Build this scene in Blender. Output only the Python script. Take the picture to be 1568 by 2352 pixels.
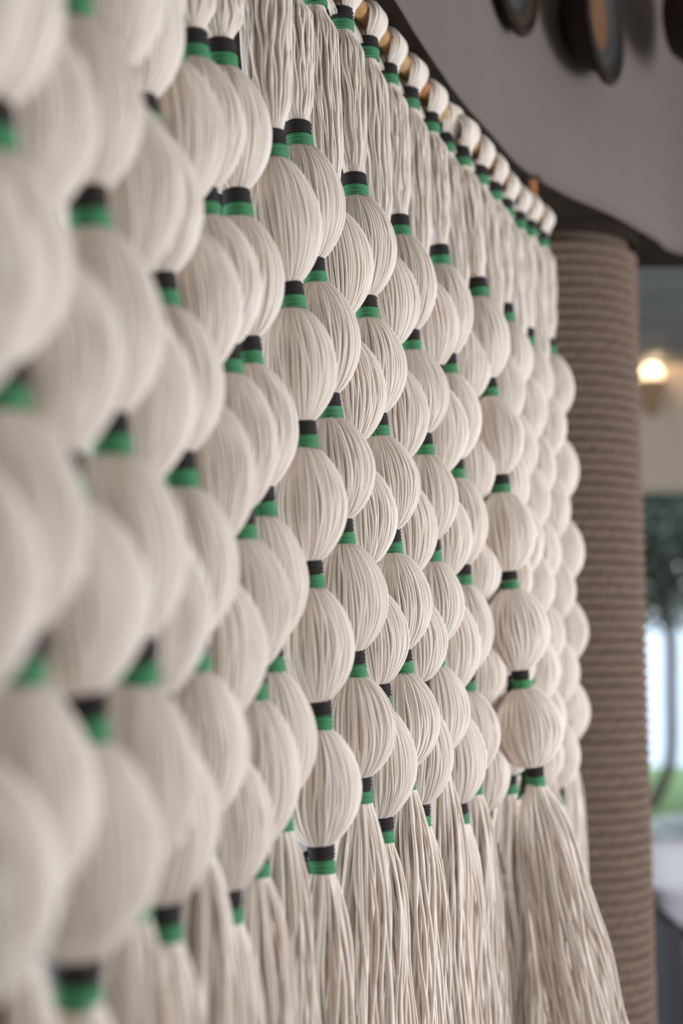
import bpy, math, random
from mathutils import Vector, Matrix

random.seed(11)
C = bpy.context.scene
for o in list(bpy.data.objects):
    bpy.data.objects.remove(o)
COL = C.collection
PI = math.pi

# ------------------------------------------------------------------ camera
CAMZ = 1.5
LENS, SENS = 50.0, 36.0
FPX = LENS / SENS * 2352
PITCH, ROLL = math.radians(4.2), math.radians(-0.6)
CM = Matrix.Rotation(PI / 2 + PITCH, 3, 'X') @ Matrix.Rotation(ROLL, 3, 'Z')
cam_d = bpy.data.cameras.new('camera')
cam_d.sensor_fit = 'VERTICAL'
cam_d.sensor_height = SENS
cam_d.sensor_width = 24
cam_d.lens = LENS
cam_d.clip_start = 0.02
cam_d.clip_end = 2000
cam_d.dof.use_dof = True
cam_d.dof.focus_distance = 1.93
cam_d.dof.aperture_fstop = 1.9
cam = bpy.data.objects.new('camera', cam_d)
COL.objects.link(cam)
cam.matrix_world = Matrix.Translation((0, 0, CAMZ)) @ CM.to_4x4()
C.camera = cam

# ------------------------------------------------------------------ world, lights, exposure
w = bpy.data.worlds.new('world')
C.world = w
w.use_nodes = True
nt = w.node_tree
nt.nodes.clear()
wo = nt.nodes.new('ShaderNodeOutputWorld')
bg = nt.nodes.new('ShaderNodeBackground')
tc = nt.nodes.new('ShaderNodeTexCoord')
sx = nt.nodes.new('ShaderNodeSeparateXYZ')
rp = nt.nodes.new('ShaderNodeValToRGB')
rp.color_ramp.elements[0].position = 0.0
rp.color_ramp.elements[0].color = (0.92, 0.96, 1.0, 1)
rp.color_ramp.elements[1].position = 0.7
rp.color_ramp.elements[1].color = (0.62, 0.78, 1.0, 1)
nt.links.new(tc.outputs['Generated'], sx.inputs[0])
nt.links.new(sx.outputs['Z'], rp.inputs[0])
nt.links.new(rp.outputs[0], bg.inputs[0])
bg.inputs[1].default_value = 1.55
nt.links.new(bg.outputs[0], wo.inputs[0])

def area(name, loc, target, sx_, sy_, power, col):
    d = bpy.data.lights.new(name, 'AREA')
    d.shape = 'RECTANGLE'; d.size = sx_; d.size_y = sy_
    d.energy = power; d.color = col
    o = bpy.data.objects.new(name, d)
    COL.objects.link(o)
    o.location = loc
    o.rotation_euler = (Vector(target) - Vector(loc)).to_track_quat('-Z', 'Y').to_euler()
    return o
area('window_light', (4.2, 1.6, 0.95), (0.25, 2.4, 1.1), 1.8, 1.3, 160, (0.89, 0.93, 1.0))
area('terrace_light', (-3.0, 2.6, 0.6), (0.3, 2.2, 0.8), 2.6, 1.0, 110, (0.82, 0.91, 1.0))

C.view_settings.view_transform = 'Standard'
C.view_settings.look = 'None'
C.view_settings.gamma = 1
C.view_settings.use_curve_mapping = False
C.view_settings.exposure = 0.2

def at(u, v, Y):
    d = CM @ Vector(((u - 784) / FPX, -(v - 1176) / FPX, -1.0))
    d *= Y / d.y
    return Vector((d.x, d.y, d.z + CAMZ))

# ------------------------------------------------------------------ materials
class NG:
    def __init__(s, name):
        s.m = bpy.data.materials.new(name); s.m.use_nodes = True
        s.t = s.m.node_tree
        s.b = s.t.nodes['Principled BSDF']
    def n(s, kind, **kw):
        x = s.t.nodes.new(kind)
        for k, v in kw.items(): setattr(x, k, v)
        return x
    def l(s, a, b): s.t.links.new(a, b)
    def math(s, op, a, b=None):
        x = s.n('ShaderNodeMath', operation=op)
        for i, q in enumerate((a, b)):
            if q is None: continue
            if isinstance(q, (int, float)): x.inputs[i].default_value = q
            else: s.l(q, x.inputs[i])
        return x.outputs[0]

def mat_cord(name, base, dark, pitch=0.0075, bump=0.26, rough=0.85):
    g = NG(name)
    uv = g.n('ShaderNodeUVMap'); uv.uv_map = 'UVMap'
    sp = g.n('ShaderNodeSeparateXYZ'); g.l(uv.outputs[0], sp.inputs[0])
    a = g.math('DIVIDE', sp.outputs[0], pitch)
    s_ = g.math('ADD', a, sp.outputs[1])
    s_ = g.math('MULTIPLY', s_, 2 * PI)
    wv = g.math('SINE', s_)
    wv = g.math('ABSOLUTE', wv)
    att = g.n('ShaderNodeAttribute'); att.attribute_name = 'tint'
    no = g.n('ShaderNodeTexNoise'); no.inputs['Scale'].default_value = 60; no.inputs['Detail'].default_value = 3
    tcx = g.n('ShaderNodeTexCoord'); g.l(tcx.outputs['Object'], no.inputs['Vector'])
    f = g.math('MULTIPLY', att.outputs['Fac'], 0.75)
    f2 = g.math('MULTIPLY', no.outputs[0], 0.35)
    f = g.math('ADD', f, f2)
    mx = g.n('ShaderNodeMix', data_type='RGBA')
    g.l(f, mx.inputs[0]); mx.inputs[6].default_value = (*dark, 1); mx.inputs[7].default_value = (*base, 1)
    g.l(mx.outputs[2], g.b.inputs['Base Color'])
    fine = g.n('ShaderNodeTexNoise'); fine.inputs['Scale'].default_value = 900
    g.l(tcx.outputs['Object'], fine.inputs['Vector'])
    h = g.math('ADD', wv, g.math('MULTIPLY', fine.outputs[0], 0.5))
    bp = g.n('ShaderNodeBump'); bp.inputs['Strength'].default_value = bump; bp.inputs['Distance'].default_value = 0.0008
    g.l(h, bp.inputs['Height']); g.l(bp.outputs[0], g.b.inputs['Normal'])
    g.b.inputs['Roughness'].default_value = rough
    g.b.inputs['Specular IOR Level'].default_value = 0.25
    if 'Sheen Weight' in g.b.inputs:
        g.b.inputs['Sheen Weight'].default_value = 0.15
    return g.m

def mat_plain(name, c, rough=0.7, c2=None, scale=8, bump=0.0, bscale=80, stretch=None, spec=0.3, dist=0.002):
    g = NG(name)
    tcx = g.n('ShaderNodeTexCoord')
    mp = g.n('ShaderNodeMapping')
    if stretch: mp.inputs['Scale'].default_value = stretch
    g.l(tcx.outputs['Object'], mp.inputs[0])
    if c2:
        no = g.n('ShaderNodeTexNoise'); no.inputs['Scale'].default_value = scale; no.inputs['Detail'].default_value = 5
        g.l(mp.outputs[0], no.inputs['Vector'])
        cr = g.n('ShaderNodeValToRGB')
        cr.color_ramp.elements[0].position = 0.3; cr.color_ramp.elements[0].color = (*c, 1)
        cr.color_ramp.elements[1].position = 0.7; cr.color_ramp.elements[1].color = (*c2, 1)
        g.l(no.outputs[0], cr.inputs[0]); g.l(cr.outputs[0], g.b.inputs['Base Color'])
    else:
        g.b.inputs['Base Color'].default_value = (*c, 1)
    if bump:
        nb = g.n('ShaderNodeTexNoise'); nb.inputs['Scale'].default_value = bscale; nb.inputs['Detail'].default_value = 4
        g.l(mp.outputs[0], nb.inputs['Vector'])
        bp = g.n('ShaderNodeBump'); bp.inputs['Strength'].default_value = bump; bp.inputs['Distance'].default_value = dist
        g.l(nb.outputs[0], bp.inputs['Height']); g.l(bp.outputs[0], g.b.inputs['Normal'])
    g.b.inputs['Roughness'].default_value = rough
    g.b.inputs['Specular IOR Level'].default_value = spec
    return g.m

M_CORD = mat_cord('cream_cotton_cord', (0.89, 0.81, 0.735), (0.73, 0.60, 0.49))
M_CORE = mat_plain('cream_inner_padding', (0.60, 0.52, 0.44), 0.95)
M_BLACK = mat_cord('black_yarn', (0.032, 0.025, 0.024), (0.016, 0.013, 0.013), 0.003, 0.5, 0.9)
M_GREEN = mat_cord('green_yarn', (0.075, 0.29, 0.125), (0.035, 0.20, 0.08), 0.003, 0.2, 0.75)
M_POLE = mat_plain('bamboo_pole', (0.52, 0.36, 0.17), 0.45, (0.36, 0.13, 0.04), 4, stretch=(1, 1, 1))
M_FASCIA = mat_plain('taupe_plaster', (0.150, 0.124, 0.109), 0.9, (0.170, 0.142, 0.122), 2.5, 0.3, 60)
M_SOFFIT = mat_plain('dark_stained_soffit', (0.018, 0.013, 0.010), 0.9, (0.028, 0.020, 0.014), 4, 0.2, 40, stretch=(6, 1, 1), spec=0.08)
M_ROPE = mat_cord('jute_rope', (0.225, 0.152, 0.108), (0.13, 0.088, 0.062), 0.04, 0.9, 0.95)
M_FLOOR = mat_plain('terrace_paving', (0.30, 0.28, 0.26), 0.6, (0.36, 0.34, 0.31), 3, 0.1, 30)
M_GREY = mat_plain('grey_painted_boards', (0.20, 0.196, 0.196), 0.7, (0.24, 0.236, 0.236), 2)
M_BEIGE = mat_plain('beige_render', (0.70, 0.57, 0.45), 0.9, (0.74, 0.61, 0.49), 2, 0.1, 40)
M_CEIL = mat_plain('off_white_ceiling', (0.55, 0.52, 0.48), 0.9, (0.60, 0.57, 0.52), 1.5)
M_SKCORE = mat_plain('column_core', (0.12, 0.085, 0.06), 0.9)

# ------------------------------------------------------------------ mesh builder
class MB:
    def __init__(s):
        s.v = []; s.f = []; s.uv = []; s.t = []
    def tube(s, pts, rads, sides=6, tint=1.0, closed=False, cap=False, u0=0.0, flat=1.0):
        n = len(pts)
        base = len(s.v)
        up = None
        L = 0.0
        Ls = []
        for i in range(n):
            p = pts[i]
            if closed: tg = pts[(i + 1) % n] - pts[i - 1]
            else: tg = pts[min(i + 1, n - 1)] - pts[max(i - 1, 0)]
            if tg.length < 1e-9: tg = Vector((0, 0, 1))
            tg.normalize()
            if up is None:
                up = Vector((1, 0, 0)) if abs(tg.x) < 0.8 else Vector((0, 1, 0))
            up = (up - tg * up.dot(tg)).normalized()
            bi = tg.cross(up)
            r = rads[i] if hasattr(rads, '__len__') else rads
            if i: L += (pts[i] - pts[i - 1]).length
            Ls.append(L)
            for k in range(sides):
                a = 2 * PI * k / sides
                s.v.append(p + (up * math.cos(a) + bi * (math.sin(a) * flat)) * r)
        m = n if closed else n - 1
        for i in range(m):
            j = (i + 1) % n
            l0 = u0 + Ls[i]; l1 = u0 + (Ls[j] if j else L + (pts[0] - pts[-1]).length)
            for k in range(sides):
                k2 = (k + 1) % sides
                s.f.append((base + i * sides + k, base + i * sides + k2, base + j * sides + k2, base + j * sides + k))
                s.uv += [(l0, k / sides), (l0, (k + 1) / sides), (l1, (k + 1) / sides), (l1, k / sides)]
                s.t.append(tint)
        if cap and not closed:
            s.f.append(tuple(base + k for k in reversed(range(sides)))); s.uv += [(0, 0)] * sides; s.t.append(tint)
            s.f.append(tuple(base + (n - 1) * sides + k for k in range(sides))); s.uv += [(0, 0)] * sides; s.t.append(tint)
    def lathe(s, prof, seg=24, tint=1.0, origin=Vector((0, 0, 0)), rot=None):
        base = len(s.v); n = len(prof)
        for r, z in prof:
            for k in range(seg):
                a = 2 * PI * k / seg
                p = Vector((r * math.cos(a), r * math.sin(a), z))
                if rot: p = rot @ p
                s.v.append(origin + p)
        for i in range(n - 1):
            for k in range(seg):
                k2 = (k + 1) % seg
                s.f.append((base + i * seg + k, base + i * seg + k2, base + (i + 1) * seg + k2, base + (i + 1) * seg + k))
                s.uv += [(i, k / seg)] * 4; s.t.append(tint)
    def box(s, lo, hi, bev=0.0):
        x0, y0, z0 = lo; x1, y1, z1 = hi
        b = len(s.v)
        s.v += [Vector(p) for p in ((x0, y0, z0), (x1, y0, z0), (x1, y1, z0), (x0, y1, z0), (x0, y0, z1), (x1, y0, z1), (x1, y1, z1), (x0, y1, z1))]
        for f in ((0, 3, 2, 1), (4, 5, 6, 7), (0, 1, 5, 4), (1, 2, 6, 5), (2, 3, 7, 6), (3, 0, 4, 7)):
            s.f.append(tuple(b + i for i in f)); s.uv += [(0, 0), (1, 0), (1, 1), (0, 1)]; s.t.append(1.0)
    def mesh(s, name, mat, smooth=True):
        me = bpy.data.meshes.new(name)
        me.from_pydata([tuple(p) for p in s.v], [], s.f)
        uvl = me.uv_layers.new(name='UVMap')
        uvl.data.foreach_set('uv', [c for q in s.uv for c in q])
        a = me.attributes.new('tint', 'FLOAT', 'FACE')
        a.data.foreach_set('value', s.t)
        if smooth: me.polygons.foreach_set('use_smooth', [True] * len(me.polygons))
        me.materials.append(mat)
        me.update()
        return me

def link(name, me, parent=None, mw=None):
    o = bpy.data.objects.new(name, me)
    COL.objects.link(o)
    if parent: o.parent = parent
    if mw is not None: o.matrix_local = mw
    return o
def empty(name, loc, label, cat, group=None):
    o = bpy.data.objects.new(name, None); COL.objects.link(o)
    o.location = loc; o.empty_display_size = 0.05
    o['label'] = label; o['category'] = cat
    if group: o['group'] = group
    return o
def tag(o, label, cat, group=None):
    o['label'] = label; o['category'] = cat
    if group: o['group'] = group
    return o
def struct(name, mb, mat, smooth=False):
    o = link(name, mb.mesh(name, mat, smooth)); o['kind'] = 'structure'
    return o

# ------------------------------------------------------------------ large structure
SOF = CAMZ + 0.915                                    # underside of the curved bulkhead
edge_px = [(700, -310, 1.97), (905, 0, 2.38), (960, 90, 2.54), (1050, 220, 2.80), (1130, 312, 3.02), (1200, 388, 3.22),
           (1300, 448, 3.42), (1400, 492, 3.58), (1500, 548, 3.82), (1568, 585, 4.0)]
edge = []
for u, v, y in edge_px:
    p = CM @ Vector(((u - 784) / FPX, -(v - 1176) / FPX, -1.0))
    p *= (SOF - CAMZ) / p.z                          # the edge point lies in the plane of the soffit
    edge.append(Vector((p.x, p.y, SOF)))
d0 = (edge[0] - edge[1]).normalized()
pre = [edge[0] + d0 * 1.2 + Vector((-0.25, 0, 0)), edge[0] + d0 * 3.5 + Vector((-1.2, 0, 0))]
d1 = (edge[-1] - edge[-2]).normalized()
edge = pre[::-1] + edge + [edge[-1] + Vector((0.30, 0.10, 0)), edge[-1] + Vector((0.9, 0.13, 0)), edge[-1] + Vector((2.0, 0.13, 0)), edge[-1] + Vector((3.6, 0.13, 0))]
# smooth the plan curve (Catmull-Rom)
def catmull(P, n=6):
    out = []
    for i in range(len(P) - 1):
        a = P[max(i - 1, 0)]; b = P[i]; c = P[i + 1]; d = P[min(i + 2, len(P) - 1)]
        for k in range(n):
            t = k / n
            out.append(0.5 * ((2 * b) + (c - a) * t + (2 * a - 5 * b + 4 * c - d) * t * t + (3 * b - a - 3 * c + d) * t ** 3))
    out.append(P[-1]); return out
EDGE = catmull(edge, 6)
TOPZ = 4.0
mb = MB()
n = len(EDGE)
for i, p in enumerate(EDGE):
    mb.v += [p.copy(), Vector((p.x, p.y, TOPZ))]
for i in range(n - 1):
    a = 2 * i; mb.f.append((a, a + 2, a + 3, a + 1)); mb.uv += [(0, 0)] * 4; mb.t.append(1)
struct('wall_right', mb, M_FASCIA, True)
mb = MB()
for p in EDGE:
    mb.v += [p.copy(), Vector((-3.6, p.y + 0.0, SOF))]
for i in range(n - 1):
    a = 2 * i; mb.f.append((a, a + 1, a + 3, a + 2)); mb.uv += [(0, 0)] * 4; mb.t.append(1)
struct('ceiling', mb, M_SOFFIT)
# thin shadow-gap trim around the lower edge of the bulkhead
mb = MB()
mb.tube([p + Vector((0, 0, 0.006)) for p in EDGE], 0.007, 5)
struct('trim_1', mb, M_FASCIA, True)
mb = MB(); mb.box((-4, -7, TOPZ), (9, 7.0, TOPZ + 0.1)); struct('ceiling.001', mb, M_CEIL)

mb = MB(); mb.box((8.8, -5.2, 2.35), (9.0, 7.0, TOPZ)); struct('added_header_right', mb, M_BEIGE)  # unseen header added so sky light enters only low from the right
mb = MB(); mb.box((-4.1, -5.2, 2.35), (-3.9, 7.0, TOPZ)); struct('added_header_left', mb, M_BEIGE)  # matching unseen header added to cut high sky light on the left
mb = MB(); mb.box((-4.1, -5.2, 0), (9, -5.0, TOPZ)); struct('unseen_wall_back', mb, M_BEIGE)  # unseen wall added to block sky light from behind the camera
mb = MB(); mb.box((-12, -8, -0.1), (14, 10.6, 0.0)); struct('floor', mb, M_FLOOR)

# grey boarded ceiling over the far terrace
GZ = at(1500, 838, 9.0).z
HZ = at(1500, 1125, 9.0).z
grey = MB(); grey.box((-6, 5.2, GZ + .012), (12, 9.4, GZ + .05))
gc = struct('ceiling.002', grey, M_GREY)
bm_ = MB(); bm_.box((-2.0, -0.135, -0.03), (8.5, 0.135, 0.0)); bme = bm_.mesh('ceiling_board', M_GREY, False)
for k in range(14):
    link('ceiling_board', bme, gc, Matrix.Translation((0.0, 5.4 + k * 0.29, GZ + .03 - (k % 2) * 0.012)))
mb = MB(); mb.box((-6, 9.0, HZ), (12, 9.35, GZ)); struct('trim_2', mb, M_BEIGE)
mb = MB(); mb.box((-6, 5.15, GZ), (12, 5.22, TOPZ)); struct('trim_3', mb, M_BEIGE)

# ------------------------------------------------------------------ curtain strands
def ball_profile(t, R, rw):
    # t 0 = top wrap, 1 = bottom wrap ; widest slightly below the middle
    s_ = math.sin(PI * t ** 1.05)
    e = 0.62 + 0.12 * max(0.0, min(1.0, (t - 0.3) / 0.6))
    return rw + (R - rw) * max(0.0, s_) ** e
BALL_H = 0.134          # reference height
RW = 0.0150
def make_ball(seed):
    rnd = random.Random(seed)
    mb = MB(); R = 0.0508; N = 88; SEG = 24
    prof = [(max(0.004, ball_profile(i / 24, R, RW) - 0.0028), BALL_H * (0.5 - i / 24)) for i in range(25)]
    for k in range(N):
        a0 = 2 * PI * (k + rnd.uniform(-0.28, 0.28)) / N
        amp = rnd.uniform(0.1, 0.6) * 2 * PI / N
        ph = rnd.uniform(0, 6.28); fq = rnd.uniform(0.6, 1.6)
        sw = rnd.uniform(-0.9, 0.9) * 2 * PI / N
        dr = rnd.uniform(-0.0009, 0.0006)
        rc = rnd.uniform(0.0019, 0.0024)
        lay = rnd.uniform(-0.0012, 0.0012)
        pts = []; rr = []
        for i in range(SEG + 1):
            t = i / SEG
            a = a0 + amp * math.sin(ph + fq * 2 * PI * t) + sw * (t - 0.5)
            s_ = math.sin(PI * t)
            r = ball_profile(t, R, RW) + dr * s_ + lay * (1 - s_)
            # low spatial irregularity
            r *= 1 + 0.018 * math.sin(3 * a + seed) * s_
            r -= rc * 0.5
            pts.append(Vector((r * math.cos(a), r * math.sin(a), BALL_H * (0.5 - t))))
            rr.append(rc * (0.62 + 0.38 * min(1, s_ * 1.6)))
        mb.tube(pts, rr, 6, tint=rnd.uniform(0.25, 1.0), u0=rnd.random())
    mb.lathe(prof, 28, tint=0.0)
    return mb.mesh('cord_ball', M_CORD)
BALLS = [make_ball(s) for s in (3, 8, 21, 34, 55, 71, 90)]

def make_hang(seed, Rm=0.0235):
    """bundle of unit length, z 0..-1 (scaled on z), gathered at both ends"""
    rnd = random.Random(seed); mb = MB(); N = 60; SEG = 26
    for k in range(N):
        outer = k < 44
        a0 = 2 * PI * k / 44 + rnd.uniform(-.08, .08) if outer else rnd.uniform(0, 6.28)
        fr = rnd.uniform(0.92, 1.02) if outer else rnd.uniform(0.5, 0.8)
        ph = rnd.uniform(0, 6.28); ph2 = rnd.uniform(0, 6.28)
        am = rnd.uniform(0.04, 0.18)
        pts = []; rr = []
        rc = rnd.uniform(0.0019, 0.0024)
        for i in range(SEG + 1):
            t = i / SEG
            e = min(1, t / 0.16); e = e * e * (3 - 2 * e)
            e2 = min(1, (1 - t) / 0.20); e2 = e2 * e2 * (3 - 2 * e2)
            env = e * e2
            r = 0.0135 + (Rm - 0.0135 + 0.004 * math.sin(3.1 * t + 1.2)) * env
            a = a0 + am * math.sin(ph + 4.4 * t) * env + 0.06 * math.sin(ph2 + 17 * t) * env
            r = r * (fr if env > .3 else 1) + 0.0008 * math.sin(ph2 + 13 * t) * env - rc * .4
            pts.append(Vector((r * math.cos(a), r * math.sin(a), -t)))
            rr.append(rc)
        # u runs in metres: the bundle is about 0.2 m long
        b0 = len(mb.uv)
        mb.tube(pts, rr, 6, tint=rnd.uniform(0.2, 1.0), u0=rnd.random())
        for q in range(b0, len(mb.uv)):
            mb.uv[q] = (mb.uv[q][0] * 0.21, mb.uv[q][1])
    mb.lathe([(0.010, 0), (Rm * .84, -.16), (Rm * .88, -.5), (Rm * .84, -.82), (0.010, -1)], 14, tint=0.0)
    return mb.mesh('hanging_cords', M_CORD)
HANGS = [make_hang(s) for s in (5, 6, 7, 9)]
HANG_WIDE = make_hang(14, 0.030)

def make_fringe(seed, flare=0.040, lean=0.0, L=0.82):
    rnd = random.Random(seed); mb = MB(); N = 92; SEG = 30
    for k in range(N):
        outer = k < 60
        a0 = 2 * PI * k / 60 + rnd.uniform(-.15, .15) if outer else rnd.uniform(0, 6.28)
        fr = rnd.uniform(0.75, 1.12) if outer else rnd.uniform(0.25, 0.75)
        ph = rnd.uniform(0, 6.28); ph2 = rnd.uniform(0, 6.28); am = rnd.uniform(0.05, 0.30)
        dx, dy = rnd.uniform(-.012, .012), rnd.uniform(-.012, .012)
        ln = L * rnd.uniform(0.93, 1.02)
        rc = rnd.uniform(0.0020, 0.0026)
        pts = []; rr = []
        for i in range(SEG + 1):
            t = i / SEG; z = -ln * t
            e = 1 - math.exp(-(-z) / 0.055)
            g2 = 0.85 + 0.35 * t
            r = 0.0135 + (flare * g2 * fr - 0.0135) * e
            a = a0 + am * math.sin(ph + 5 * t) * e
            wob = 0.0036 * e
            x = r * math.cos(a) + wob * math.sin(ph2 + 21 * t) + dx * t + lean * t * (0.4 + 0.6 * fr)
            y = r * math.sin(a) + wob * math.cos(ph + 17 * t) + dy * t
            pts.append(Vector((x, y, z))); rr.append(rc)
        mb.tube(pts, rr, 6, tint=rnd.uniform(0.1, 1.0), u0=rnd.random())
    return mb.mesh('fringe', M_CORD)
FRINGES = [make_fringe(s) for s in (31, 32, 33, 35, 36)]
FRINGE_SPLAY = make_fringe(40, 0.055, 0.16)

def make_band(seed, mat, name, turns, thick, height, r0, r1):
    """helically wound yarn, z 0 .. -height"""
    rnd = random.Random(seed); mb = MB()
    n = turns * 22; pts = []; rr = []
    for i in range(n + 1):
        t = i / n; a = 2 * PI * turns * t
        r = r0 + (r1 - r0) * t + 0.0007 * math.sin(2.7 * t * turns + seed)
        z = -thick - (height - 2 * thick) * t + 0.0004 * math.sin(a + seed)
        pts.append(Vector((r * math.cos(a), r * math.sin(a), z)))
        rr.append(thick * (0.98 + 0.05 * math.sin(a * .37 + seed)))
    mb.tube(pts, rr, 7, tint=0.6, cap=True)
    mb.lathe([(r0 - .0012, -.0006), (r1 - .0012, -height + .0006)], 18, tint=0.0)
    return mb.mesh(name, mat)
BB = [make_band(s, M_BLACK, 'black_binding', 7, 0.00140, 0.0185, 0.0158, 0.0160) for s in (1, 2, 3)]
GB = [make_band(s, M_GREEN, 'green_binding', 6, 0.00160, 0.0180, 0.0163, 0.0168) for s in (4, 5, 6)]

def make_tail(mat, name, seed):
    rnd = random.Random(seed); mb = MB()
    for q in range(3):
        p = Vector((-0.0165, rnd.uniform(-.004, .004), -0.004 - q * .004)); pts = [p.copy()]
        d = Vector((-0.003, rnd.uniform(-.001, .001), -0.001))
        for i in range(7):
            d = d * .9 + Vector((rnd.uniform(-.0008, .0014), rnd.uniform(-.001, .001), -0.0011)); p = p + d; pts.append(p.copy())
        mb.tube(pts, 0.0019, 6, tint=.7, cap=True)
    # little knot
    mb.lathe([(0.0005, .004), (.0035, .002), (.0042, 0), (.0032, -.003), (.0005, -.0045)], 8, tint=.6, origin=Vector((-.0185, 0, -.007)))
    return mb.mesh(name, mat)
TAILB = make_tail(M_BLACK, 'yarn_tail', 5); TAILG = make_tail(M_GREEN, 'yarn_tail', 8)

ROD_R = 0.0135; ROD_UP = 0.047
def make_loop(seed):
    """local x = along the pole, local y = out of the curtain, origin on the first binding"""
    rnd = random.Random(seed); mb = MB(); SEG = 26; N = 96
    for k in range(N):
        ly = k // 24                                      # four layers of cord, the outer ones narrower
        fx = (k % 24) / 23 * 2 - 1 + rnd.uniform(-.05, .05)
        layer = 0.0020 + ly * 0.0034 + rnd.uniform(0, .0008)
        half = (0.0265, 0.0260, 0.0235, 0.0175)[ly]
        rc = rnd.uniform(0.0017, 0.0021)
        sh = rnd.uniform(-.002, .002)
        pts = []
        for i in range(SEG + 1):
            t = i / SEG                                   # 0 front binding .. 1 back binding
            u = min(t, 1 - t)
            sgn = 1 if t < .5 else -1
            if 0.28 <= t <= 0.72:
                an = (t - 0.28) / 0.44 * PI
                y = math.cos(an) * (ROD_R + layer)
                z = ROD_UP - 0.004 + math.sin(an) * (ROD_R + layer)
                wx = half
            else:
                q = u / 0.28; q2 = q * q * (3 - 2 * q)
                y0 = 0.0135 * math.sqrt(max(0.05, 1 - min(1, abs(fx)) ** 2)) * (0.45 + 0.18 * ly)
                y = sgn * (y0 + (ROD_R + layer - y0) * q2)
                z = (ROD_UP - 0.004) * q
                wx = 0.0130 + (half - 0.0130) * q2
            z += -.002
            pts.append(Vector((fx * wx + 0.010 * (t - .5) + sh * math.sin(PI * t), y, z)))
        mb.tube(pts, rc, 5, tint=rnd.uniform(0.2, 1.0), u0=rnd.random())
    return mb.mesh('pole_loop', M_CORD)
LOOPS = [make_loop(s) for s in (2, 4, 9)]

# name, Y, first binding (u,v) or None, six ball bindings (u,v), ball scale
S = [
 ('a', 0.80, None, [(-150,-1095),(-135,-400),(-118,300),(-118,985),(-95,1680),(-60,2375)], 1.02),
 ('b', 0.90, None, [(-60,-925),(-35,-310),(-25,300),(5,890),(45,1515),(35,2150)], 1.0),
 ('c', 0.96, None, [(-30,-560),(20,-10),(85,540),(140,1100),(197,1648),(180,2255)], 1.05),
 ('d', 1.07, None, [(120,-460),(161,5),(205,485),(256,1000),(314,1520),(296,2060)], 0.97),
 ('e', 1.17, None, [(230,-280),(270,195),(300,670),(328,1150),(360,1640),(376,2118)], 1.0),
 ('f', 1.33, None, [(285,-140),(325,265),(372,670),(412,1082),(444,1502),(455,1925)], 1.0),
 ('g', 1.42, None, [(385,110),(428,500),(465,890),(490,1290),(508,1690),(519,2082)], 1.0),
 ('h', 1.52, None, [(443,108),(472,468),(522,828),(553,1205),(580,1572),(585,1978)], 1.0),
 ('i', 1.62, None, [(508,128),(545,470),(571,808),(600,1155),(620,1510),(640,1875)], 0.98),
 ('j', 1.71, None, [(624,338),(668,682),(697,1000),(712,1320),(732,1642),(737,1972)], 1.0),
 ('k', 1.81, None, [(686,311),(722,625),(755,935),(786,1222),(812,1525),(825,1815)], 1.02),
 ('l', 1.90, (722,-8), [(760,462),(790,752),(815,1043),(842,1325),(872,1600),(875,1905)], 0.98),
 ('m', 1.99, (785,48), [(815,428),(842,708),(865,978),(898,1245),(920,1520),(930,1790)], 1.03),
 ('n', 2.08, (842,115), [(875,560),(900,820),(918,1083),(940,1345),(962,1592),(964,1872)], 1.0),
 ('o', 2.17, (890,175), [(917,520),(942,783),(970,1022),(988,1265),(998,1505),(1010,1755)], 1.0),
 ('p', 2.26, (938,230), [(966,622),(1000,865),(1008,1110),(1022,1350),(1038,1610),(1053,1868)], 1.0),
 ('q', 2.35, (985,285), [(1008,588),(1028,838),(1045,1078),(1060,1320),(1070,1565),(1085,1800)], 1.0),
 ('r', 2.43, (1022,332), [(1058,710),(1068,950),(1080,1185),(1088,1420),(1102,1655),(1108,1888)], 1.0),
 ('s', 2.44, (1059,364), [(1096,662),(1122,892),(1149,1112),(1169,1333),(1196,1560),(1228,1782)], 1.10),
 ('t', 2.53, (1098,405), [(1138,785),(1150,1005),(1158,1220),(1162,1430),(1165,1620),(1166,1800)], 1.0),
 ('u', 2.61, (1130,442), [(1158,720),(1165,925),(1180,1135),(1195,1345),(1205,1550),(1205,1760)], 1.0),
 ('v', 2.70, (1158,480), [(1190,838),(1202,1045),(1209,1247),(1222,1440),(1232,1635),(1235,1830)], 1.0),
 ('w', 2.79, (1187,510), [(1210,775),(1216,973),(1225,1172),(1236,1365),(1242,1550),(1244,1740)], 1.0),
 ('x', 2.88, (1213,527), [(1243,885),(1249,1072),(1260,1262),(1272,1445),(1276,1638),(1275,1828)], 1.0),
 ('y', 2.97, (1241,552), [(1258,797),(1268,983),(1282,1172),(1293,1357),(1298,1540),(1300,1725)], 1.0),
]
ORD = ['', 'second', 'third', 'fourth', 'fifth', 'sixth', 'seventh', 'eighth', 'ninth', 'tenth', 'eleventh', 'twelfth', 'thirteenth']
N0 = []
NODES = []
for key, Y, p0, nd, sc in S:
    P = [at(u, v, Y) for u, v in nd]
    if p0: q = at(p0[0], p0[1], Y)
    else: q = Vector((P[0].x - 0.010, Y, CAMZ + 0.825))
    N0.append(q); NODES.append(P)
LABELS = {}
m = len(S)
for i in range(m):
    far = m - 1 - i
    if far == 0: t_ = 'cream cord strand of tied balls at the far end, right beside the rope-wrapped column'
    elif far == 6: t_ = 'cream cord strand with extra full balls bulging forward and a splayed fringe below'
    elif i == 0: t_ = 'strongly blurred cream ball strand cut off by the left edge of the photo'
    elif i <= 8: t_ = 'blurred cream cord ball strand, %s from the left edge of the photo' % ORD[i]
    elif i == 9: t_ = 'cream ball strand with black and green yarn tails at its lowest binding'
    else: t_ = 'cream cord ball strand, %s counting from the rope-wrapped column' % ('fourteenth fifteenth sixteenth'.split()[far - 13] if far > 12 else ORD[far])
    LABELS[S[i][0]] = t_

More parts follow.
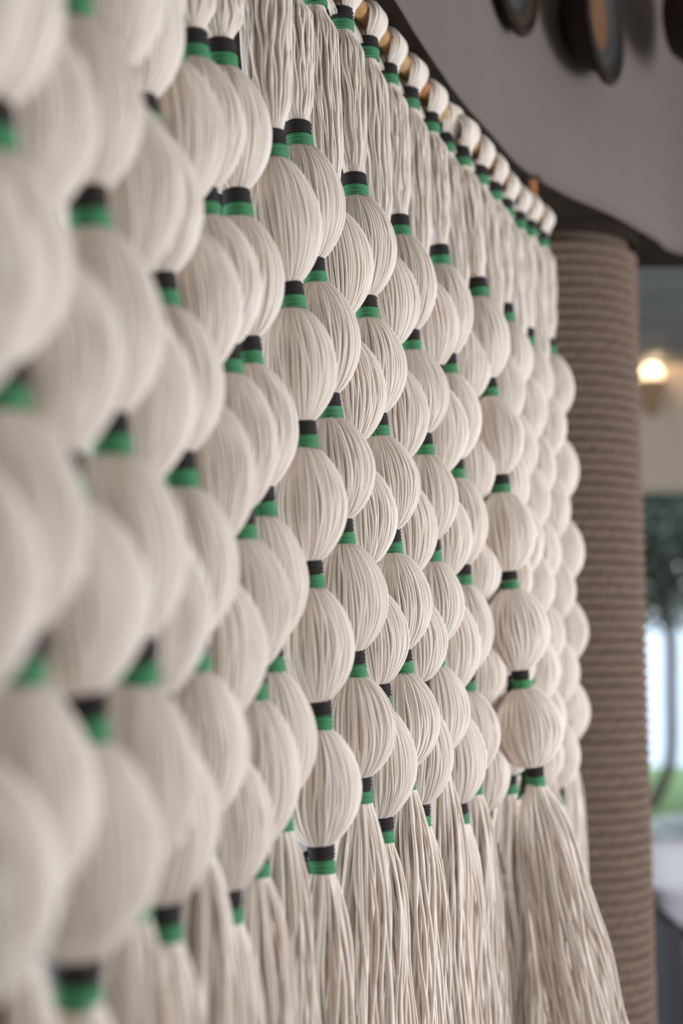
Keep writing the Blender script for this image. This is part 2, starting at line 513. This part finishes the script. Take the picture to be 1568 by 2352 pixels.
def frame(z_dir, x_hint):
    z = z_dir.normalized(); x = (x_hint - z * x_hint.dot(z)).normalized(); y = z.cross(x)
    return Matrix((x, y, z)).transposed()

rnd = random.Random(77)
bi = 0
for i, (key, Y, p0, nd, sc) in enumerate(S):
    P = NODES[i]; q0 = N0[i]
    a = N0[max(i - 1, 0)]; b = N0[min(i + 1, m - 1)]
    tang = (b - a); tang.z = 0; tang.normalize()
    root = empty('ball_strand', q0, LABELS[key], 'curtain strand', 'hanging cord ball strands of the curtain')
    inv = Matrix.Translation(-q0)
    # loop over the pole
    outv = Vector((tang.y, -tang.x, 0))                       # to the room side
    R3 = Matrix((tang, -outv, Vector((0, 0, 1)))).transposed()
    if R3.determinant() < 0: R3 = Matrix((tang, outv, Vector((0, 0, 1)))).transposed()
    link('pole_loop', LOOPS[i % 3], root, Matrix.Translation((0, 0, 0.006)) @ R3.to_4x4() @ Matrix.Rotation(rnd.uniform(-.07, .07), 4, 'Z'))
    nodes = [q0] + P
    for k, p in enumerate(nodes):
        up_ = nodes[max(k - 1, 0)] - nodes[min(k + 1, len(nodes) - 1)]
        if k == 6: up_ = (nodes[5] - nodes[6]) + Vector((0, 0, .12))
        if k == 0: up_ = Vector((0, 0, 1))
        F = frame(up_, Vector((1, 0, 0)))
        tilt = Matrix.Rotation(rnd.uniform(-.05, .05), 4, 'Y') @ Matrix.Rotation(rnd.uniform(0, 6.28), 4, 'Z')
        s1 = (rnd.uniform(.94, 1.06) if k < 2 else rnd.uniform(.86, .97)) * (1.08 if key in 'ij' and k < 1 else 1)
        base = Matrix.Translation(p - q0) @ F.to_4x4()
        link('black_binding', BB[(i + k) % 3], root, base @ Matrix.Translation((0, 0, 0.0180)) @ tilt @ Matrix.Diagonal((s1, s1, 1, 1)))
        link('green_binding', GB[(i * 2 + k) % 3], root, base @ tilt @ Matrix.Diagonal((s1, s1, 1, 1)))
        if (key == 'j' and k == 6) or (key == 's' and k in (4, 5, 6)) or (key == 't' and k == 6):
            if key != 't': link('yarn_tail', TAILB, root, base @ Matrix.Translation((0, 0, .012)))
            link('yarn_tail', TAILG, root, base @ Matrix.Translation((0, 0, 0)))
    # hanging bundle
    top = q0 + Vector((0, 0, -0.016)); bot = P[0] + (q0 - P[0]).normalized() * 0.016
    F = frame(top - bot, Vector((1, 0, 0)))
    hm = HANG_WIDE if key in 'hij' else HANGS[i % 4]
    hg = link('hanging_cords', hm, root, Matrix.Translation(top - q0) @ F.to_4x4() @ Matrix.Rotation(rnd.uniform(0, 6.28), 4, 'Z') @ Matrix.Diagonal((1, 1, (top - bot).length, 1)))
    # balls
    for k in range(5):
        A = P[k]; B = P[k + 1]; ax = (A - B).normalized()
        A2 = A - ax * 0.0165; B2 = B + ax * 0.0165
        h = (A2 - B2).length
        F = frame(ax, Vector((1, 0, 0)))
        s2 = sc * rnd.uniform(0.99, 1.025)
        if key == 's': s2 *= (0.88, 0.92, 1.0, 1.06, 1.10)[k]
        link('cord_ball', BALLS[bi % len(BALLS)], root, Matrix.Translation((A2 + B2) / 2 - q0 + Vector((-.0025, 0, 0))) @ F.to_4x4() @ Matrix.Rotation(rnd.uniform(0, 6.28), 4, 'Z') @ Matrix.Diagonal((s2, s2, h / BALL_H, 1)))
        bi += 1 if rnd.random() < .8 else 2
    fr = link('fringe', FRINGE_SPLAY if key == 's' else FRINGES[i % 5], root,
              Matrix.Translation(P[5] - q0 + Vector((0, 0, -0.014))) @ Matrix.Rotation(0 if key == 's' else rnd.uniform(0, 6.28), 4, 'Z'))
    fr['kind'] = 'stuff'; hg['kind'] = 'stuff'

# pole through the loops
pp = [q + Vector((0, 0, ROD_UP + 0.004)) for q in N0]
dd = (pp[-1] - pp[-2]).normalized()
pp = [pp[0] - (pp[1] - pp[0]).normalized() * .25] + pp + [pp[-1] + dd * 0.035]
sm = []
for i in range(len(pp)):
    a = pp[max(i - 1, 0)]; b = pp[min(i + 1, len(pp) - 1)]; sm.append((a + pp[i] * 2 + b) / 4 if 0 < i < len(pp) - 1 else pp[i])
cv = catmull(sm, 8)
mb = MB(); mb.tube(cv, [ROD_R + (0.0016 if (k % 24) in (0, 1) else 0) for k in range(len(cv))], 14, cap=True)
pole = link('curtain_pole', mb.mesh('curtain_pole', M_POLE))
tag(pole, 'yellow and orange bamboo pole running through the cord loops under the bulkhead', 'pole')

mat_dark = mat_plain('dark_wicker', (0.020, 0.014, 0.011), 0.75, (0.045, 0.028, 0.018), 120)
M_STRAP = mat_plain('orange_leather_cord', (0.42, 0.15, 0.04), 0.6, (0.3, 0.1, 0.03), 30)
def hanger(p, label):
    o = empty('pole_hanger', p, label, 'hanger', 'hangers of the curtain pole')
    top = SOF - p.z
    mb = MB()
    mb.tube([Vector((0, .021 * math.cos(a_), .021 * math.sin(a_))) for a_ in [2 * PI * k / 16 for k in range(16)]], .004, 8, closed=True)
    mb.lathe([(.004, .020), (.007, .026), (.007, top - .004), (.012, top)], 10)
    link('strap', mb.mesh('strap', M_STRAP), o)
    mb = MB(); mb.lathe([(.0, top - .006), (.016, top - .006), (.016, top - .001), (0, top - .001)], 14)
    link('ceiling_plate', mb.mesh('ceiling_plate', mat_dark), o)
pY = {k: pp[1 + i] for i, k in enumerate('abcdefghijklmnopqrstuvwxy')}
hanger((pY['x'] + pY['y']) / 2, 'orange strap holding the far end of the curtain pole')
hanger((pY['d'] + pY['e']) / 2, 'orange strap holding the near end of the curtain pole')

# ------------------------------------------------------------------ rope-wrapped column
cR = 0.190
cc = at(1268, 540, 3.44)
col_o = empty('rope_column', (cc.x, cc.y, 0), 'thick round column wrapped in brown rope, right behind the far end of the curtain', 'column')
mb = MB(); mb.lathe([(cR - .008, 0), (cR - .008, SOF)], 40); link('column_core', mb.mesh('column_core', M_SKCORE), col_o)
mb = MB(); mb.lathe([(cR + .006, SOF - .03), (cR + .016, SOF - .028), (cR + .016, SOF)], 48); link('top_collar', mb.mesh('top_collar', M_SOFFIT), col_o)
mb = MB()
RP = 0.0258; TW = 26; NS = 416
for st in range(3):
    ph = st * 2 * PI / 3
    pts = []
    for k in range(NS):
        a = 2 * PI * k / NS; ta = TW * a + ph
        rr_ = cR + 0.0060 * math.cos(ta * 1.0)
        pts.append(Vector((rr_ * math.cos(a), rr_ * math.sin(a), 0.0062 * math.sin(ta))))
    mb.tube(pts, 0.0076, 5, tint=(0.45, 0.75, 0.6)[st], closed=True)
rope_me = mb.mesh('rope_turn', M_ROPE)
z = 0.014; k = 0
while z < SOF - 0.035:
    link('rope_turn', rope_me, col_o, Matrix.Translation((0, 0, z)) @ Matrix.Rotation(rnd.uniform(-.004, .004) + 0.012, 4, 'Y') @ Matrix.Rotation(k * .37, 4, 'Z'))
    z += RP * rnd.uniform(.97, 1.03); k += 1

# ------------------------------------------------------------------ woven discs on the bulkhead
def mat_disc(name, rings):
    g = NG(name)
    tcx = g.n('ShaderNodeTexCoord')
    sp = g.n('ShaderNodeSeparateXYZ'); g.l(tcx.outputs['Object'], sp.inputs[0])
    r = g.math('SQRT', g.math('ADD', g.math('MULTIPLY', sp.outputs[0], sp.outputs[0]), g.math('MULTIPLY', sp.outputs[1], sp.outputs[1])))
    r = g.math('DIVIDE', r, 0.144)
    cr = g.n('ShaderNodeValToRGB'); cr.color_ramp.interpolation = 'LINEAR'
    els = cr.color_ramp.elements
    while len(els) < len(rings): els.new(0.5)
    for e, (p_, c_) in zip(els, rings): e.position = p_; e.color = (*c_, 1)
    g.l(r, cr.inputs[0])
    no = g.n('ShaderNodeTexNoise'); no.inputs['Scale'].default_value = 160
    g.l(tcx.outputs['Object'], no.inputs['Vector'])
    mx = g.n('ShaderNodeMix', data_type='RGBA', blend_type='MULTIPLY'); mx.inputs[0].default_value = 0.75
    g.l(cr.outputs[0], mx.inputs[6]); g.l(no.outputs[0], mx.inputs[7])
    g.l(mx.outputs[2], g.b.inputs['Base Color'])
    g.b.inputs['Roughness'].default_value = 0.8
    return g.m
DK = (0.025, 0.018, 0.014)
MD1 = mat_disc('woven_dark_orange', [(0, (0.26, 0.115, 0.045)), (0.46, (0.23, 0.10, 0.04)), (0.52, (0.045, 0.05, 0.047)), (0.70, (0.07, 0.07, 0.067)), (0.76, DK), (1.0, DK)])
MD2 = mat_disc('woven_dark_grey', [(0, (0.09, 0.09, 0.085)), (0.62, (0.08, 0.075, 0.07)), (0.68, DK), (0.84, (0.07, 0.035, 0.015)), (1.0, DK)])
def disc(u, v, Y, mat, label, ang, depth=.020):
    p = at(u, v, Y)
    o = empty('woven_disc', p, label, 'wall basket', 'woven discs on the bulkhead')
    Rz = Matrix.Rotation(ang, 4, 'Z') @ Matrix.Rotation(PI / 2, 4, 'X')     # disc axis points to the room
    R = 0.137; rn = random.Random(int(u))
    mb = MB(); coil = 16
    for j in range(coil):
        rr_ = 0.006 + (R - 0.012) * j / (coil - 1)
        zz = -depth * (1 - (rr_ / R) ** 2)
        pts = [Vector((rr_ * math.cos(a_), rr_ * math.sin(a_), zz)) for a_ in [2 * PI * q / 60 for q in range(60)]]
        mb.tube(pts, 0.0058, 6, closed=True)
    link('woven_face', mb.mesh('woven_face', mat), o, Rz)
    mb = MB()
    ns = 90
    for q in range(ns):                                                   # stitched rim
        a_ = 2 * PI * q / ns; cx_ = Vector((R * math.cos(a_), R * math.sin(a_), 0)); er = Vector((math.cos(a_), math.sin(a_), 0)); ez = Vector((0, 0, 1))
        pts = [cx_ + (er * math.cos(b_) + ez * math.sin(b_)) * 0.0085 for b_ in [2 * PI * w_ / 8 for w_ in range(8)]]
        mb.tube(pts, 0.0030, 4, closed=True)
    mb.tube([Vector((R * math.cos(2 * PI * q / 60), R * math.sin(2 * PI * q / 60), 0)) for q in range(60)], 0.008, 6, closed=True)
    link('stitched_rim', mb.mesh('stitched_rim', mat_dark), o, Rz)
    mb = MB(); mb.lathe([(0, -.075), (.075, -.075), (.10, -.05), (R * .97, -.004)], 36)
    link('basket_back', mb.mesh('basket_back', mat_dark), o, Rz)
disc(1182, -92, 2.74, MD2, 'dark woven disc with a grey centre, leftmost on the taupe bulkhead', math.radians(66))
disc(1386, 38, 3.04, MD1, 'dark woven disc with an orange centre hanging on the taupe bulkhead', math.radians(64))
disc(1612, 40, 3.30, MD2, 'dark woven disc cut off at the upper right edge of the photo', math.radians(60))

# ------------------------------------------------------------------ far terrace
# wall sconce on the beige header
sp_ = at(1488, 902, 8.96)
sc_o = empty('wall_sconce', sp_, 'tapered tan wall sconce glowing warm on the beige beam behind the column', 'lamp')
M_TAN = mat_plain('tan_ceramic', (0.42, 0.27, 0.15), 0.6)
mb = MB(); mb.lathe([(0.0, -.17), (.03, -.16), (.085, .02), (.095, .06), (.088, .06), (.07, .0)], 20); link('sconce_shade', mb.mesh('sconce_shade', M_TAN), sc_o, Matrix.Translation((0, -.1, 0)))
g = NG('warm_lamp_glow'); g.b.inputs['Emission Color'].default_value = (1.0, 0.72, 0.42, 1); g.b.inputs['Emission Strength'].default_value = 2.2
mb = MB(); mb.lathe([(0.0, .17), (.05, .155), (.078, .11), (.072, .06), (.05, .02), (0, .01)], 18); link('bulb', mb.mesh('bulb', g.m), sc_o, Matrix.Translation((0, -.1, 0)))
ld = bpy.data.lights.new('sconce_light', 'POINT'); ld.energy = 9; ld.color = (1, .72, .42); ld.shadow_soft_size = .06
lo_ = bpy.data.objects.new('sconce_light', ld); COL.objects.link(lo_); lo_.location = sp_ + Vector((0, -.22, .2))

# lawn, sea
M_LAWN = mat_plain('lawn_grass', (0.22, 0.36, 0.12), 0.9, (0.34, 0.48, 0.20), 2, .4, 60)
mb = MB(); mb.box((-20, 10.6, -0.12), (24, 14.2, -0.01)); struct('lawn', mb, M_LAWN)
g = NG('bright_sea'); g.b.inputs['Base Color'].default_value = (0.55, 0.68, 0.78, 1); g.b.inputs['Roughness'].default_value = 0.25
nb = g.n('ShaderNodeTexNoise'); nb.inputs['Scale'].default_value = 0.6; bp = g.n('ShaderNodeBump'); bp.inputs['Strength'].default_value = .3; tcx = g.n('ShaderNodeTexCoord')
g.l(tcx.outputs['Object'], nb.inputs[0]); g.l(nb.outputs[0], bp.inputs['Height']); g.l(bp.outputs[0], g.b.inputs['Normal'])
mb = MB(); mb.box((-600, 14.2, -0.8), (600, 1500, -0.6)); struct('sea', mb, g.m)

# olive tree
M_BARK = mat_plain('olive_bark', (0.11, 0.085, 0.07), 0.95, (0.17, 0.14, 0.115), 12, .6, 30)
M_LEAF = mat_plain('olive_leaves', (0.05, 0.065, 0.045), 0.7, (0.26, 0.30, 0.24), 3)
def olive(px, Yt, label, seed, hcan=3.0):
    rn = random.Random(seed)
    b0 = at(px, 1850, Yt); b0.z = 0
    o = empty('olive_tree', b0, label, 'tree')
    mb = MB()
    trunk = [Vector((-.19, 0, 0)), Vector((-.09, 0, .16)), Vector((-.01, .02, .40)), Vector((.0, 0, 0.9)), Vector((.0, -.02, 1.35)), Vector((-.07, 0, 1.65)), Vector((-.09, 0, 1.9))]
    tr = catmull(trunk, 5); mb.tube(tr, [.055 - .012 * math.sin(PI * k / len(tr)) for k in range(len(tr))], 10, cap=True)
    link('trunk', mb.mesh('trunk', M_BARK), o)
    tips = []
    for k in range(9):
        a_ = k * 2.4; d_ = Vector((math.cos(a_), math.sin(a_), rn.uniform(.6, 1.5)))
        p = tr[-1 - (k % 4)].copy(); pts = [p.copy()]
        for i in range(7):
            d_ = (d_ + Vector((rn.uniform(-.4, .4), rn.uniform(-.4, .4), rn.uniform(-.2, .3)))).normalized(); p = p + d_ * .24; pts.append(p.copy())
            if i > 1: tips.append(p.copy())
        mb = MB(); mb.tube(pts, [.045 - .005 * i for i in range(8)], 7, cap=True); link('branch', mb.mesh('branch', M_BARK), o)
    for k in range(46):
        a_ = rn.uniform(0, 6.28); q = rn.uniform(.15, 1.5); tips.append(Vector((q * math.cos(a_), q * math.sin(a_), rn.uniform(1.62, 2.5))))
    mb = MB()
    for t_ in tips:
        for q in range(250):
            c_ = t_ + Vector((rn.gauss(0, .30), rn.gauss(0, .30), rn.gauss(0.02, .26)))
            if c_.z < 1.38: continue
            d_ = Vector((rn.uniform(-1, 1), rn.uniform(-1, 1), rn.uniform(-1, 1))).normalized(); e_ = d_.orthogonal().normalized() * .020
            b = len(mb.v); d_ = d_ * .06
            mb.v += [c_ - d_, c_ + e_, c_ + d_, c_ - e_]; mb.f.append((b, b + 1, b + 2, b + 3)); mb.uv += [(0, 0)] * 4; mb.t.append(1)
    f_ = link('foliage', mb.mesh('foliage', M_LEAF, False), o); f_['kind'] = 'stuff'
olive(1548, 11.2, 'olive tree with a leaning dark trunk on the lawn, right of the rope-wrapped column', 5)

# outdoor sofas with cushions, low table
M_CUSH = mat_plain('pale_lilac_grey_fabric', (0.60, 0.58, 0.62), 0.9, (0.66, 0.64, 0.67), 5, .2, 200)
M_FRAME = mat_plain('charcoal_frame', (0.035, 0.035, 0.04), 0.6)
def cushion(L, D, H, name):
    mb = MB(); nx, ny = 14, 8
    def pt(i, j, sgn):
        x = (i / nx * 2 - 1); y = (j / ny * 2 - 1)
        e = (1 - abs(x) ** 6) * (1 - abs(y) ** 6)
        return Vector((x * L / 2, y * D / 2, sgn * H / 2 * (0.45 + .55 * max(0, e) ** .5)))
    idx = {}
    for sgn in (1, -1):
        for i in range(nx + 1):
            for j in range(ny + 1):
                idx[(i, j, sgn)] = len(mb.v); mb.v.append(pt(i, j, sgn))
    def face(*q):
        mb.f.append(q); mb.uv.extend([(0, 0)] * len(q)); mb.t.append(1)
    for i in range(nx):
        for j in range(ny):
            face(idx[(i, j, 1)], idx[(i + 1, j, 1)], idx[(i + 1, j + 1, 1)], idx[(i, j + 1, 1)])
            face(idx[(i, j + 1, -1)], idx[(i + 1, j + 1, -1)], idx[(i + 1, j, -1)], idx[(i, j, -1)])
    for i in range(nx):
        face(idx[(i, 0, -1)], idx[(i + 1, 0, -1)], idx[(i + 1, 0, 1)], idx[(i, 0, 1)]); face(idx[(i, ny, 1)], idx[(i + 1, ny, 1)], idx[(i + 1, ny, -1)], idx[(i, ny, -1)])
    for j in range(ny):
        face(idx[(0, j, 1)], idx[(0, j + 1, 1)], idx[(0, j + 1, -1)], idx[(0, j, -1)]); face(idx[(nx, j, -1)], idx[(nx, j + 1, -1)], idx[(nx, j + 1, 1)], idx[(nx, j, 1)])
    return mb.mesh(name, M_CUSH)
def sofa(x, y, label, rz=0):
    o = empty('outdoor_sofa', (x, y, 0), label, 'sofa'); o.rotation_euler = (0, 0, rz)
    mb = MB(); mb.box((-1.0, -.38, .16), (1.0, .42, .23)); mb.box((-1.0, .38, .22), (1.0, .43, .62)); mb.box((-1.03, -.42, .16), (-.98, .42, .52)); mb.box((.98, -.42, .16), (1.03, .42, .52))
    link('frame', mb.mesh('frame', M_FRAME, False), o)
    lg = MB(); lg.box((-.03, -.03, 0), (.03, .03, .16)); lm = lg.mesh('leg', M_FRAME, False)
    for sx_ in (-.94, .94):
        for sy_ in (-.36, .36): link('leg', lm, o, Matrix.Translation((sx_, sy_, 0)))
    sm_ = cushion(.95, .58, .13, 'seat_cushion'); bm2 = cushion(.93, .32, .16, 'back_cushion')
    for sx_ in (-.48, .48):
        link('seat_cushion', sm_, o, Matrix.Translation((sx_, -.06, .295)))
        link('back_cushion', bm2, o, Matrix.Translation((sx_, .27, .53)) @ Matrix.Rotation(math.radians(78), 4, 'X'))
s1 = at(1500, 2080, 4.95); sofa(s1.x + .98, 4.95, 'pale lilac-grey cushioned outdoor sofa on the terrace behind the rope-wrapped column')
M_TOP = mat_plain('pale_aqua_top', (0.68, 0.80, 0.82), 0.35)
tp = at(1570, 1905, 7.0)
to = empty('garden_table', (tp.x + .35, 7.0, 0), 'round garden table with a pale aqua top behind the outdoor sofa', 'table')
TH = at(1570, 1895, 7.0).z
mb = MB(); mb.lathe([(0, TH), (.50, TH), (.52, TH - .012), (.50, TH - .03), (0, TH - .03)], 40); link('table_top', mb.mesh('table_top', M_TOP), to)
mb = MB(); mb.lathe([(.035, TH - .03), (.03, .06), (.25, .02), (.25, 0)], 20); link('pedestal', mb.mesh('pedestal', M_FRAME), to)
